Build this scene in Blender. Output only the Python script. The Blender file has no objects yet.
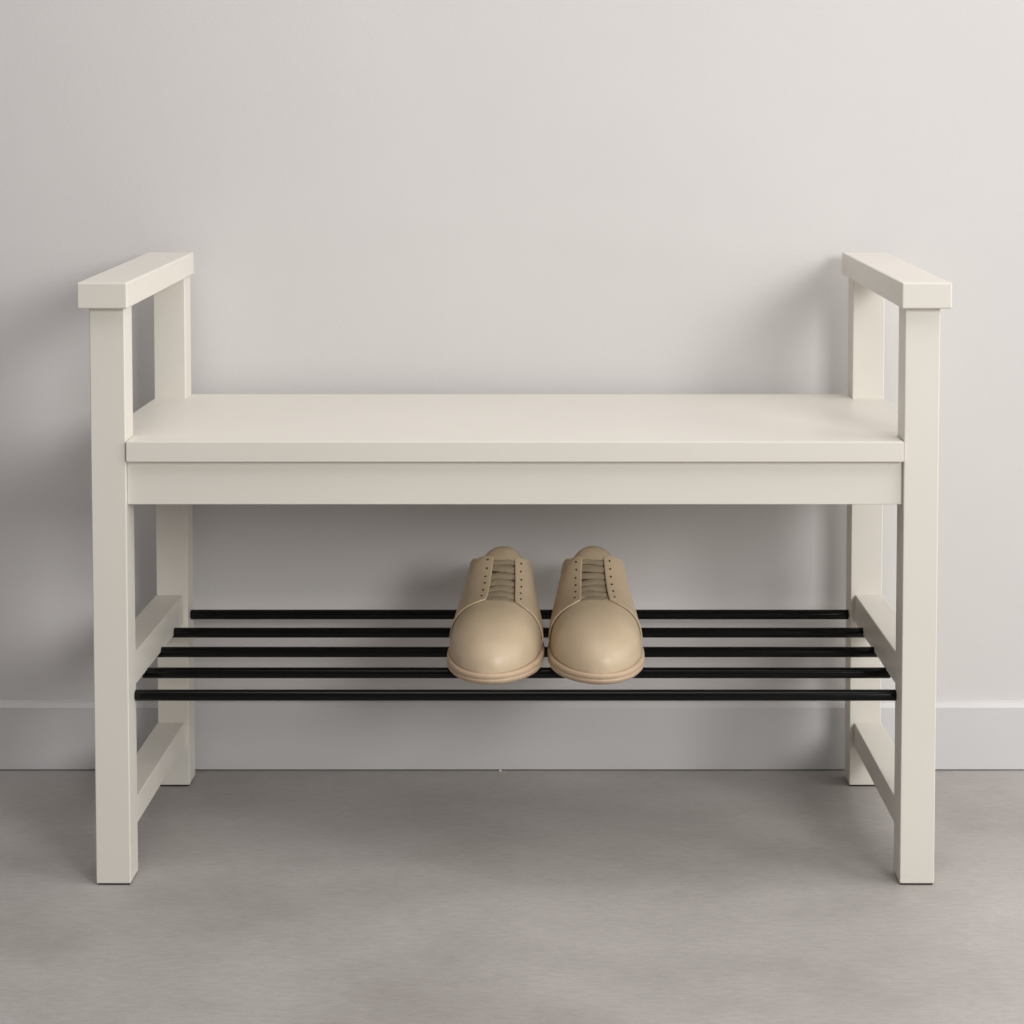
import bpy, bmesh, math, random
from mathutils import Vector, Matrix, noise
random.seed(4)
C = bpy.context.scene.collection
PI = math.pi

# ------------------------------------------------------------------ materials
def new_mat(name):
    m = bpy.data.materials.new(name); m.use_nodes = True
    nt = m.node_tree
    return m, nt, nt.nodes['Principled BSDF']

def noise_node(nt, scale, detail=4, rough=.5, vec=None):
    n = nt.nodes.new('ShaderNodeTexNoise')
    n.inputs['Scale'].default_value = scale
    n.inputs['Detail'].default_value = detail
    n.inputs['Roughness'].default_value = rough
    if vec: nt.links.new(vec, n.inputs['Vector'])
    return n

def ramp(nt, fac, stops):
    r = nt.nodes.new('ShaderNodeValToRGB')
    e = r.color_ramp.elements
    while len(e) < len(stops): e.new(.5)
    for i, (p, c) in enumerate(stops):
        e[i].position = p; e[i].color = (*c, 1)
    nt.links.new(fac, r.inputs['Fac'])
    return r

def mixc(nt, a, b, fac, mode='MIX'):
    m = nt.nodes.new('ShaderNodeMix'); m.data_type = 'RGBA'; m.blend_type = mode
    nt.links.new(a, m.inputs['A']); nt.links.new(b, m.inputs['B'])
    if isinstance(fac, float): m.inputs['Factor'].default_value = fac
    else: nt.links.new(fac, m.inputs['Factor'])
    return m.outputs['Result']

def bump(nt, bsdf, h, strength, dist):
    b = nt.nodes.new('ShaderNodeBump')
    b.inputs['Strength'].default_value = strength
    b.inputs['Distance'].default_value = dist
    nt.links.new(h, b.inputs['Height']); nt.links.new(b.outputs['Normal'], bsdf.inputs['Normal'])

def coords(nt, scale=(1, 1, 1)):
    t = nt.nodes.new('ShaderNodeTexCoord')
    mp = nt.nodes.new('ShaderNodeMapping'); mp.inputs['Scale'].default_value = scale
    nt.links.new(t.outputs['Object'], mp.inputs['Vector'])
    return mp.outputs['Vector']

def m_wall():
    m, nt, b = new_mat('wall_plaster')
    v = coords(nt)
    n = noise_node(nt, 2.2, 5, .55, v)
    r = ramp(nt, n.outputs['Fac'], [(.3, (.635, .617, .610)), (.7, (.665, .647, .640))])
    nt.links.new(r.outputs['Color'], b.inputs['Base Color'])
    b.inputs['Roughness'].default_value = .9
    f = noise_node(nt, 260, 3, .6, v)
    bump(nt, b, f.outputs['Fac'], .22, .0008)
    return m

def m_baseboard():
    m, nt, b = new_mat('baseboard_paint')
    v = coords(nt)
    n = noise_node(nt, 3, 3, .5, v)
    r = ramp(nt, n.outputs['Fac'], [(.3, (.61, .605, .61)), (.7, (.635, .63, .635))])
    nt.links.new(r.outputs['Color'], b.inputs['Base Color'])
    b.inputs['Roughness'].default_value = .5
    return m

def m_floor():
    m, nt, b = new_mat('concrete_floor')
    v = coords(nt, (1, 1.5, 1))
    big = noise_node(nt, 2.6, 5, .6, v)
    r = ramp(nt, big.outputs['Fac'], [(.30, (.345, .322, .304)), (.52, (.445, .421, .405)), (.70, (.51, .484, .467))])
    v2 = coords(nt, (1, 3.5, 1))
    fine = noise_node(nt, 60, 8, .75, v2)
    r2 = ramp(nt, fine.outputs['Fac'], [(.32, (.76, .75, .74)), (.62, (1.0, 1.0, 1.0))])
    out = mixc(nt, r.outputs['Color'], r2.outputs['Color'], .75, 'MULTIPLY')
    spk = noise_node(nt, 420, 2, .5, v2)
    r3 = ramp(nt, spk.outputs['Fac'], [(.35, (.86, .86, .86)), (.6, (1, 1, 1))])
    out = mixc(nt, out, r3.outputs['Color'], .7, 'MULTIPLY')
    nt.links.new(out, b.inputs['Base Color'])
    rr = nt.nodes.new('ShaderNodeMapRange')
    rr.inputs['To Min'].default_value = .42; rr.inputs['To Max'].default_value = .62
    nt.links.new(big.outputs['Fac'], rr.inputs['Value'])
    nt.links.new(rr.outputs['Result'], b.inputs['Roughness'])
    bump(nt, b, fine.outputs['Fac'], .12, .001)
    return m

def m_bench():
    m, nt, b = new_mat('ivory_paint')
    v = coords(nt)
    n = noise_node(nt, 5, 3, .5, v)
    r = ramp(nt, n.outputs['Fac'], [(.3, (.700, .668, .604)), (.7, (.720, .688, .624))])
    nt.links.new(r.outputs['Color'], b.inputs['Base Color'])
    b.inputs['Roughness'].default_value = .42
    f = noise_node(nt, 180, 2, .5, v)
    bump(nt, b, f.outputs['Fac'], .05, .0004)
    return m

def m_simple(name, col, rough, metal=0.0, var=.06, scale=60, bstr=0.0, coat=0.0, spec=.5):
    m, nt, b = new_mat(name)
    v = coords(nt)
    n = noise_node(nt, scale, 4, .6, v)
    lo = tuple(c*(1-var) for c in col); hi = tuple(min(1, c*(1+var)) for c in col)
    r = ramp(nt, n.outputs['Fac'], [(.3, lo), (.7, hi)])
    nt.links.new(r.outputs['Color'], b.inputs['Base Color'])
    b.inputs['Roughness'].default_value = rough
    b.inputs['Metallic'].default_value = metal
    b.inputs['Coat Weight'].default_value = coat
    b.inputs['Specular IOR Level'].default_value = spec
    if bstr:
        f = noise_node(nt, scale*8, 4, .65, v)
        bump(nt, b, f.outputs['Fac'], bstr, .0006)
    return m

M = dict(
    wall=m_wall(), board=m_baseboard(), floor=m_floor(), bench=m_bench(),
    black=m_simple('black_satin_metal', (.003, .003, .003), .16, 0.0, .05, 30, spec=.2),
    pad=m_simple('dark_felt', (.02, .018, .016), .95),
    leather=m_simple('beige_leather', (.60, .475, .325), .40, 0, .05, 28, .25),
    lining=m_simple('shoe_lining', (.33, .25, .165), .8, 0, .05, 40),
    tongue=m_simple('tongue_leather', (.44, .345, .23), .6, 0, .06, 60, .3),
    lace=m_simple('cotton_lace', (.36, .29, .195), .85, 0, .08, 500, .6),
    sole=m_simple('crepe_sole', (.60, .445, .31), .62, 0, .05, 90, .3),
    hole=m_simple('eyelet_dark', (.035, .022, .012), .8),
    chip=m_simple('white_filler', (.8, .8, .8), .7),
)

# ------------------------------------------------------------------ helpers
def obj(name, bm, mat, parent=None, smooth=False, bevel=0, kind=None, sheet_centre=None):
    me = bpy.data.meshes.new(name)
    bmesh.ops.recalc_face_normals(bm, faces=bm.faces)
    if sheet_centre is not None:      # an open sheet: make its normals point away from this point
        bm.normal_update()
        if sum(f.normal.dot(f.calc_center_median()-Vector(sheet_centre))*f.calc_area() for f in bm.faces) < 0:
            bmesh.ops.reverse_faces(bm, faces=bm.faces)
    bm.to_mesh(me); bm.free()
    me.materials.append(mat)
    if smooth:
        for p in me.polygons: p.use_smooth = True
    o = bpy.data.objects.new(name, me); C.objects.link(o)
    if parent: o.parent = parent
    if bevel:
        md = o.modifiers.new('bevel', 'BEVEL'); md.width = bevel; md.segments = 3
        md.limit_method = 'ANGLE'; md.angle_limit = math.radians(40); md.harden_normals = True
        for p in me.polygons: p.use_smooth = True
    if kind: o['kind'] = kind
    return o

def empty(name, loc, label, cat, group=None):
    o = bpy.data.objects.new(name, None); C.objects.link(o)
    o.location = loc; o.empty_display_size = .05
    o['label'] = label; o['category'] = cat
    if group: o['group'] = group
    return o

def hexa(bm, pts):
    """8 corner points: bottom loop 0-3, top loop 4-7"""
    v = [bm.verts.new(p) for p in pts]
    for f in ((3, 2, 1, 0), (4, 5, 6, 7), (0, 1, 5, 4), (1, 2, 6, 5), (2, 3, 7, 6), (3, 0, 4, 7)):
        bm.faces.new([v[i] for i in f])

def box(bm, x0, x1, y0, y1, z0, z1):
    hexa(bm, [(x0, y0, z0), (x1, y0, z0), (x1, y1, z0), (x0, y1, z0),
              (x0, y0, z1), (x1, y0, z1), (x1, y1, z1), (x0, y1, z1)])

def boxobj(name, b, mat, parent=None, bevel=0, kind=None):
    bm = bmesh.new(); box(bm, *b)
    return obj(name, bm, mat, parent, bevel=bevel, kind=kind)

# ------------------------------------------------------------------ measurements (metres)
h = .452          # half width over the posts
t, t2 = .0372, .0392
dB = .331         # front of the back legs
yb = .3947        # face of the baseboard
yw = yb + .011    # face of the wall

# ------------------------------------------------------------------ setting
bm = bmesh.new(); box(bm, -3.2, 3.2, -4.2, yw+.12, -.12, 0)
obj('floor', bm, M['floor'], kind='structure')
bm = bmesh.new(); box(bm, -3.2, 3.2, yw, yw+.12, 0, 2.7)
obj('wall_back', bm, M['wall'], kind='structure')
# baseboard with a chamfered top edge, standing a hair above the concrete
bm = bmesh.new()
prof = [(yw, .0015), (yb, .0015), (yb, .0815), (yb+.0045, .0868), (yw, .0885)]
loops = []
for x in (-3.2, 3.2):
    loops.append([bm.verts.new((x, y, z)) for y, z in prof])
for i in range(len(prof)):
    j = (i+1) % len(prof)
    bm.faces.new([loops[0][i], loops[0][j], loops[1][j], loops[1][i]])
bm.faces.new(loops[0]); bm.faces.new(loops[1][::-1])
obj('baseboard_back', bm, M['board'], kind='structure')

# ------------------------------------------------------------------ bench
bench = empty('shoe_bench', (0, 0, 0),
              'ivory painted bench with raised armrests and black rod shoe rack standing against the grey wall', 'bench')
zs, zsb, slS, sF, sB = .4822, .4603, .0050, .0036, .3735
zat, zab, slA, aF, aB = .6523, .6246, .0135, .0133, .3735
armo, armw = .0096, .0530
PADH = .0018
BO, BI = .0015, .0032   # the back legs stand a little further in
def arm_z(z, y): return z + slA*(y+aF)/(aB+aF)

for sx in (-1, 1):
    for y0, y1, o_, i_ in ((0, t2, 0, 0), (dB, dB+t2, BO, BI)):
        xa, xb = sorted((sx*(h-o_), sx*(h-t-i_)))
        bm = bmesh.new()
        z0, z1 = arm_z(zab, y0), arm_z(zab, y1)
        hexa(bm, [(xa, y0, PADH), (xb, y0, PADH), (xb, y1, PADH), (xa, y1, PADH),
                  (xa, y0, z0), (xb, y0, z0), (xb, y1, z1), (xa, y1, z1)])
        lg = obj('leg', bm, M['bench'], bench, bevel=.0013)
        g = boxobj('foot_pad', (xa+.0015, xb-.0015, y0+.0015, y1-.0015, 0, PADH), M['pad'], lg)
        g['label'] = 'thin dark felt pad under the leg'
    # armrest
    xo, xi = sx*(h+armo), sx*(h+armo-armw)
    xob = xo - sx*(.0035 if sx > 0 else -.0030)
    xib = xi - sx*(.0050 if sx > 0 else .0010)
    p = [(xo, -aF), (xi, -aF), (xib, aB), (xob, aB)]
    bm = bmesh.new()
    hexa(bm, [(x, y, arm_z(zab, y)) for x, y in p] + [(x, y, arm_z(zat, y)) for x, y in p])
    obj('armrest', bm, M['bench'], bench, bevel=.0018)
    # upper and lower side rails
    rin = .0023
    x0, x1 = sorted((sx*(h-.0008), sx*(h-t+rin)))
    boxobj('side_rail', (x0, x1, t2, dB, .2062, .2418), M['bench'], bench, bevel=.0013)
    boxobj('side_stretcher', (x0, x1, t2, dB, .0514, .0808), M['bench'], bench, bevel=.0013)
    x0, x1 = sorted((sx*(h-.004), sx*(h-t+.012)))
    boxobj('side_apron', (x0, x1, t2, dB, .4131, zsb), M['bench'], bench, bevel=.001)

# seat board, notched round the four posts
outl = [(-h+t+.0008, -sF), (h-t-.0008, -sF), (h-t-.0008, t2), (h-.0008, t2), (h-.0008, dB), (h-t-BI, dB), (h-t-BI, sB),
        (-h+t+BI, sB), (-h+t+BI, dB), (-h+.0008, dB), (-h+.0008, t2), (-h+t+.0008, t2)]
bm = bmesh.new()
sl = lambda y: slS*max(0, y)/sB
lo = [bm.verts.new((x, y, zsb+sl(y))) for x, y in outl]
hi = [bm.verts.new((x, y, zs+sl(y))) for x, y in outl]
n = len(outl)
for i in range(n):
    j = (i+1) % n
    bm.faces.new([lo[i], lo[j], hi[j], hi[i]])
bm.faces.new(lo[::-1]); bm.faces.new(hi)
obj('seat', bm, M['bench'], bench, bevel=.0012)
boxobj('front_apron', (-h+t, h-t, .0060, .0270, .4131, zsb), M['bench'], bench, bevel=.001)
boxobj('back_apron', (-h+t+BI, h-t-BI, dB+.008, dB+.029, .4131, zsb+.0035), M['bench'], bench, bevel=.001)

# five black rods of the shoe rack
ROD = .0061
def rod_z(y): return .1985 + (y-.034)*.045
rod_y = [.034+.079*i for i in range(5)]
for y in rod_y:
    bm = bmesh.new()
    L = h-t+rin+.0055      # let into the side rails
    if y > dB or y < t2: L = h-t
    if y > dB: L = h-t-BI
    seg = 28
    rings = []
    for x, r in ((-L, ROD*.86), (-L+.0008, ROD), (-L+.004, ROD), (L-.004, ROD), (L-.0008, ROD), (L, ROD*.86)):
        rings.append([bm.verts.new((x, y+r*math.cos(a*2*PI/seg), rod_z(y)+r*math.sin(a*2*PI/seg))) for a in range(seg)])
    for a, b in zip(rings, rings[1:]):
        for i in range(seg):
            j = (i+1) % seg
            bm.faces.new([a[i], a[j], b[j], b[i]])
    bm.faces.new(rings[0][::-1]); bm.faces.new(rings[-1])
    r = obj('rack_rod', bm, M['black'], bench, smooth=True)
    r['label'] = 'black satin rod of the shoe rack'

# ------------------------------------------------------------------ shoes
def interp(tab, y):
    """smooth monotone-ish Hermite through a table"""
    if y <= tab[0][0]: return tab[0][1]
    if y >= tab[-1][0]: return tab[-1][1]
    k = 0
    while tab[k+1][0] < y: k += 1
    def slope(i):
        if i == 0: return (tab[1][1]-tab[0][1])/(tab[1][0]-tab[0][0])
        if i == len(tab)-1: return (tab[-1][1]-tab[-2][1])/(tab[-1][0]-tab[-2][0])
        a = (tab[i][1]-tab[i-1][1])/(tab[i][0]-tab[i-1][0]); b = (tab[i+1][1]-tab[i][1])/(tab[i+1][0]-tab[i][0])
        if a*b <= 0: return 0
        return 2*a*b/(a+b)
    (x0, y0), (x1, y1) = tab[k], tab[k+1]
    d = x1-x0; u = (y-x0)/d
    m0, m1 = slope(k)*d, slope(k+1)*d
    return (2*u**3-3*u**2+1)*y0+(u**3-2*u**2+u)*m0+(-2*u**3+3*u**2)*y1+(u**3-u**2)*m1

LEN = .282
WT = [(0, 0), (.001, .0085), (.004, .0165), (.009, .0243), (.018, .0335), (.032, .0424), (.052, .0498), (.078, .0518),
      (.105, .0500), (.14, .0445), (.175, .0388), (.21, .0360), (.24, .0345), (.262, .0290), (.274, .0205), (.280, .0105), (LEN, 0)]
HT = [(0, 0), (.001, .0100), (.004, .0175), (.009, .0245), (.018, .0330), (.032, .0415), (.052, .0485), (.075, .0540),
      (.092, .0580), (.12, .0680), (.15, .0830), (.17, .0920), (.19, .098), (.23, .099), (LEN, .096)]
NT = [(0, 2.1), (.05, 2.3), (.1, 2.45), (.16, 3.2), (.2, 3.8), (LEN, 3.6)]
ST = .0125   # sole thickness at the toe
def rise(y):
    u = min(1, max(0, y)/.075); return .0060*u*u*(3-2*u)
def spring(y): return rise(y)
def bend(y): return .0028*math.sin(min(1, y/.2)*PI) if y < .2 else 0

def S(y, th, off=0.0):
    """point on the last; th in radians from the top (0) to the sole (+-90 deg); off pushes outward"""
    def raw(y, th):
        w, hh, nn = interp(WT, y), interp(HT, y), interp(NT, y)
        s, c = math.sin(th), math.cos(th)
        x = w*math.copysign(abs(s)**(2/nn), s); z = hh*max(c, 0)**(2/nn)
        return Vector((x+bend(y), y, ST+spring(y)+z))
    p = raw(y, th)
    if off:
        e = 1e-3
        ya, yb_ = max(.0004, y-e), min(LEN-.0004, y+e)
        ta, tb = max(-PI/2+1e-3, th-e*8), min(PI/2-1e-3, th+e*8)
        a = raw(yb_, th)-raw(ya, th); b = raw(min(max(y, .0004), LEN-.0004), tb)-raw(min(max(y, .0004), LEN-.0004), ta)
        nrm = b.cross(a)
        if nrm.length > 0:
            nrm.normalize()
            ctr = Vector((bend(y), min(max(y, .04), LEN-.04), ST+.01))
            if nrm.dot(p-ctr) < 0: nrm = -nrm
            p = p+nrm*off
    return p

def grid(bm, f, nu, nv):
    g = [[bm.verts.new(f(i/nu, j/nv)) for j in range(nv+1)] for i in range(nu+1)]
    for i in range(nu):
        for j in range(nv):
            bm.faces.new([g[i][j], g[i+1][j], g[i+1][j+1], g[i][j+1]])
    return g

def th_for_x(y, x):
    w, nn = interp(WT, y), interp(NT, y)
    return math.asin(min(1, abs(x)/w)**(nn/2))
def th_for_z(y, z):
    hh, nn = interp(HT, y), interp(NT, y)
    return math.acos(min(1, z/hh)**(nn/2))

YTH = .0790       # throat
YTOP = .1560      # top of the lace opening
COLLAR = [(.150, .0805), (.165, .0800), (.185, .069), (.21, .056), (.24, .047), (.265, .048), (LEN, .051)]
EDGE = [(.08, .0162), (.083, .0156), (.13, .0132), (YTOP, .0122), (.19, .0122)]
def th_top(y, sd, sh):
    """upper boundary angle of the quarter at station y"""
    a = th_for_x(y, interp(EDGE, y)+sd*sh)
    if y <= YTOP: return a
    b = th_for_z(y, interp(COLLAR, y))
    if y > YTOP+.02: return b
    k = min(1, (y-YTOP)/.004); k = k*k*(3-2*k)
    return a*(1-k)+max(a, b)*k
def seam_y(v):
    """front edge of the quarter: v=0 at the throat, v=1 at the sole"""
    return interp([(0, YTH), (.05, .0782), (.12, .0762), (.25, .0755), (.45, .0770), (.7, .080), (1, .082)], v)

def solid(o, th, off=-1):
    md = o.modifiers.new('thickness', 'SOLIDIFY'); md.thickness = th; md.offset = off
    md.use_even_offset = False
    sb = o.modifiers.new('smooth', 'SUBSURF'); sb.levels = 1; sb.render_levels = 1

def make_shoe(side, loc, rotz, sh, label, var):
    """side = +1 / -1 mirrors the last; toe points to -y"""
    rnd = random.Random(var)
    root = empty('shoe', loc, label, 'shoe', 'pair of beige shoes on the rack')
    root.rotation_euler = (math.atan(.045), 0, rotz)
    def mir(bm):
        if side < 0:
            for v in bm.verts: v.co.x = -v.co.x
        return bm
    # ---- sole
    bm = bmesh.new()
    N = 120
    out = []
    for i in range(N):
        a = 2*PI*i/N
        y = LEN/2*(1-math.cos(a)); s = 1 if a <= PI else -1
        out.append((s, y))
    prof = [(-.0050, 0), (-.0012, .0004), (.0008, .0025), (.0018, .0050), (.0020, .0072), (.0012, .0080), (.0020, .0088), (.0024, .0125), (.0018, .0146), (.0004, .0153), (-.003, .0150)]
    rings = []
    def outline(i):
        s, y = out[i % N]
        return Vector((s*interp(WT, y)+bend(y), y, 0))
    for off, z in prof:
        ring = []
        for i in range(N):
            p = outline(i); d = outline(i+1)-outline(i-1)
            nn = Vector((d.y, -d.x, 0)).normalized()
            if nn.dot(p-Vector((0, min(max(p.y, .05), LEN-.05), 0))) < 0: nn = -nn
            q = p+nn*(off+.0008)
            ring.append(bm.verts.new((q.x, q.y, z*(1+rise(q.y)/.0150)*.83)))
        rings.append(ring)
    for a, b in zip(rings, rings[1:]):
        for i in range(N):
            j = (i+1) % N
            bm.faces.new([a[i], a[j], b[j], b[i]])
    bm.faces.new(rings[0][::-1]); bm.faces.new(rings[-1])
    so = obj('sole', mir(bm), M['sole'], root, smooth=True)
    so['label'] = 'pinkish tan rubber sole'
    # ---- vamp (toe piece)
    bm = bmesh.new()
    def fv(a, b):
        th = (b*2-1)*PI/2
        yend = YTH+.004 + .018*min(1, (abs(th)/(PI/2))*3)
        y = yend*(1-math.cos(a*PI/2))
        if y < .0002: y = 0
        p = S(y, th)
        # shallow flex dimples so the leather does not look moulded
        k = noise.noise(Vector((p.x*38+var*7, p.y*38, p.z*30)))
        p.z += .0004*k*min(1, y/.02)
        return p
    grid(bm, fv, 44, 48)
    bmesh.ops.remove_doubles(bm, verts=bm.verts, dist=.00005)
    vo = obj('vamp', mir(bm), M['leather'], root, smooth=True, sheet_centre=(0, .09, .03)); solid(vo, .0016)
    # ---- quarters, one each side
    for sd in (-1, 1):
        bm = bmesh.new()
        def fq(a, b):
            # a: front seam -> heel, b: top edge -> sole
            t_ = a**1.25
            y = seam_y(b)*(1-t_)+(LEN-.0003)*t_
            if b < 1e-6 and a < 1e-6: y = YTH
            tt = th_top(y, sd, sh)
            th = tt+(PI/2-tt)*b
            offd = .0024*min(1, (1-b)*9+.15)
            if y > LEN-.03: offd = .0019
            p = S(y, sd*th, offd)
            lip = math.exp(-(b/.02)**2)*.0004
            k = noise.noise(Vector((p.x*30+var*3, p.y*34+sd*5, p.z*34)))
            p.x += sd*.0007*k*min(1, a*5)*min(1, b*2); p.z += .0004*k+lip
            return p
        grid(bm, fq, 70, 30)
        bmesh.ops.remove_doubles(bm, verts=bm.verts, dist=.00004)
        qo = obj('quarter', mir(bm), M['leather'], root, smooth=True, sheet_centre=(0, .15, .03)); solid(qo, .0019)
        # eyelet holes
        for i in range(6):
            y = YTH+.0085+i*.0122 + rnd.uniform(-.0006, .0006)
            if y > YTOP-.001: break
            x = interp(EDGE, y)+sd*sh+.0062+rnd.uniform(-.0004, .0004)
            th = th_for_x(y, x)*sd
            p = S(y, th, .0026); q = S(y, th, .0045)
            nrm = (q-p).normalized()
            bm = bmesh.new()
            bmesh.ops.create_circle(bm, cap_ends=True, radius=.0011, segments=12,
                                    matrix=Matrix.Translation(p+nrm*.0007) @ nrm.to_track_quat('Z', 'Y').to_matrix().to_4x4())
            r0 = bmesh.ops.extrude_face_region(bm, geom=list(bm.faces))
            bmesh.ops.translate(bm, verts=[v for v in r0['geom'] if isinstance(v, bmesh.types.BMVert)], vec=-nrm*.0016)
            obj('eyelet', mir(bm), M['hole'], qo)
    # ---- tongue, tucked under the lace opening and rising above it in a rounded tab
    bm = bmesh.new()
    def ft(a, b):
        u = b*2-1
        yy = YTH-.006+a*.0970
        wid = .0235+.0035*min(1, max(0, (a-.35)/.4))
        if a > .80:
            k = (a-.80)/.20
            wid *= math.sqrt(max(0, 1-(k*.93)**2))**.8
        x = u*wid+sh
        ys = min(yy, .160)
        w, hh, nn = interp(WT, ys), interp(HT, ys), interp(NT, ys)
        z = hh*max(0, 1-(abs(x)/w)**nn)**(1/nn)
        p = Vector((x+bend(ys), yy, ST+z-.0042))
        if yy > .142:
            e = yy-.142
            p.z += .0215*math.sin(min(1, e/.022)*PI/2)*.98 - .35*max(0, e-.016)
            p.z -= 17*(u*wid)**2*min(1, e/.014)
        return p
    grid(bm, ft, 40, 20)
    to = obj('tongue', mir(bm), M['tongue'], root, smooth=True, sheet_centre=(0, .15, .0)); solid(to, .0028, -1)
    # ---- laces: flat bands folded across the opening
    NB = 7
    for i in range(NB):
        bm = bmesh.new()
        y0 = YTH+.0046+i*.0110
        tilt = rnd.uniform(-.0016, .0016); tw = rnd.uniform(-.25, .25)
        wd = .0058+rnd.uniform(-.0003, .0005)
        K = 18; J = 12
        rings = []
        for k in range(K+1):
            u = k/K*2-1
            xx = u*(interp(EDGE, y0)+.0022)+sh
            yc = y0+tilt*u + .0006*math.sin(u*3+i)
            base = S(yc, math.copysign(th_for_x(yc, xx), xx) if abs(xx) > 1e-5 else 0.0)
            c = Vector((xx+bend(yc), yc, base.z-.0022+.0012*(1-u*u)))
            # band direction follows the slope of the instep
            dy = .004; zz = (interp(HT, yc+dy)-interp(HT, yc-dy))/(2*dy)
            along = Vector((0, 1, zz)).normalized(); up = Vector((0, -zz, 1)).normalized()
            pinch = 1-.22*u*u*(1 if (i % 2) else .4)
            ring = []
            for j in range(J):
                a = 2*PI*j/J
                ca, sa = math.cos(a), math.sin(a)
                fold = .00035*math.sin(a*3+u*5*tw*8+i)
                ring.append(bm.verts.new(c+along*(wd*pinch*math.copysign(abs(ca)**.8, ca))+up*(.0020*math.copysign(abs(sa)**.9, sa)+fold + tw*.002*ca*u)))
            rings.append(ring)
        for a_, b_ in zip(rings, rings[1:]):
            for j in range(J):
                l = (j+1) % J
                bm.faces.new([a_[j], a_[l], b_[l], b_[j]])
        bm.faces.new(rings[0][::-1]); bm.faces.new(rings[-1])
        obj('lace', mir(bm), M['lace'], root, smooth=True)
    # ---- insole inside the shoe
    bm = bmesh.new()
    def fi(a, b):
        y = .012+a*(LEN-.026); u = b*2-1
        return Vector((u*(interp(WT, y)-.0045)+bend(y), y, ST+.003+spring(y)))
    grid(bm, fi, 30, 8)
    io = obj('insole', mir(bm), M['lining'], root, smooth=True)
    md = io.modifiers.new('thickness', 'SOLIDIFY'); md.thickness = .003; md.offset = -1
    return root

TOE = .0500
zt = rod_z(TOE)+ROD/math.cos(.045)+.0001
make_shoe(1, (-.0300, TOE, zt), math.radians(-2.8), .0052, 'beige leather lace-up shoe on the rack, the one standing nearer the left armrest', 3)
make_shoe(-1, (.0940, TOE, zt), math.radians(1.2), .0008, 'beige leather lace-up shoe on the rack, the one standing nearer the right armrest', 8)

# ------------------------------------------------------------------ chip of paint by the baseboard
bm = bmesh.new()
cp = [(-.0021, -.0006), (-.0008, -.0014), (.0009, -.0011), (.0022, -.0002), (.0012, .0010), (-.0010, .0012)]
lo = [bm.verts.new((x, y, 0)) for x, y in cp]; hi = [bm.verts.new((x*.7, y*.7, .0013+.0003*(i % 2))) for i, (x, y) in enumerate(cp)]
for i in range(6):
    j = (i+1) % 6; bm.faces.new([lo[i], lo[j], hi[j], hi[i]])
bm.faces.new(lo[::-1]); bm.faces.new(hi)
chip = obj('paint_chip', bm, M['chip']); chip.location = (-.0255, yb-.0020, 0)
chip['label'] = 'tiny white paint chip on the floor against the baseboard behind the bench'; chip['category'] = 'paint chip'

# ------------------------------------------------------------------ light
def area(name, loc, target, size, energy, col, sy=None):
    l = bpy.data.lights.new(name, 'AREA'); l.size = size; l.energy = energy; l.color = col
    if sy: l.shape = 'RECTANGLE'; l.size_y = sy
    o = bpy.data.objects.new(name, l); C.objects.link(o); o.location = loc
    o.rotation_euler = (Vector(target)-Vector(loc)).to_track_quat('-Z', 'Y').to_euler()
    return o
area('front_window_light', (1.40, -2.60, 1.32), (0, .1, .5), .85, 44, (1, .985, .965), .8)
area('side_fill_light', (3.1, -.75, 1.55), (0, .1, .5), 2.4, 64, (1, .985, .96), 2.6)  # added broad fill, no actual window; brightens faces turned to the right
area('overhead_fill_light', (.4, -.7, 2.65), (.2, -.2, 0), 2.4, 33, (1, .965, .955), 1.8)  # added overhead fill, no actual fixture; lifts top faces and rod highlights

w = bpy.data.worlds.new('world'); bpy.context.scene.world = w; w.use_nodes = True
bg = w.node_tree.nodes['Background']
bg.inputs['Color'].default_value = (1, .975, .95, 1); bg.inputs['Strength'].default_value = .20

# ------------------------------------------------------------------ camera
cd = bpy.data.cameras.new('camera'); cam = bpy.data.objects.new('camera', cd); C.objects.link(cam)
cd.sensor_width = 36; cd.lens = 1950.66/1024*36
cd.shift_x = (512-545.9)/1024; cd.shift_y = (263.6-512)/1024
cam.location = (.0331, -2.0651, .7839)
cam.rotation_euler = (PI/2-.05425, 0, 0)
cd.clip_start = .05
sc = bpy.context.scene; sc.camera = cam
sc.view_settings.view_transform = 'Standard'; sc.view_settings.look = 'None'
sc.view_settings.exposure = -.06; sc.view_settings.gamma = 1; sc.view_settings.use_curve_mapping = False
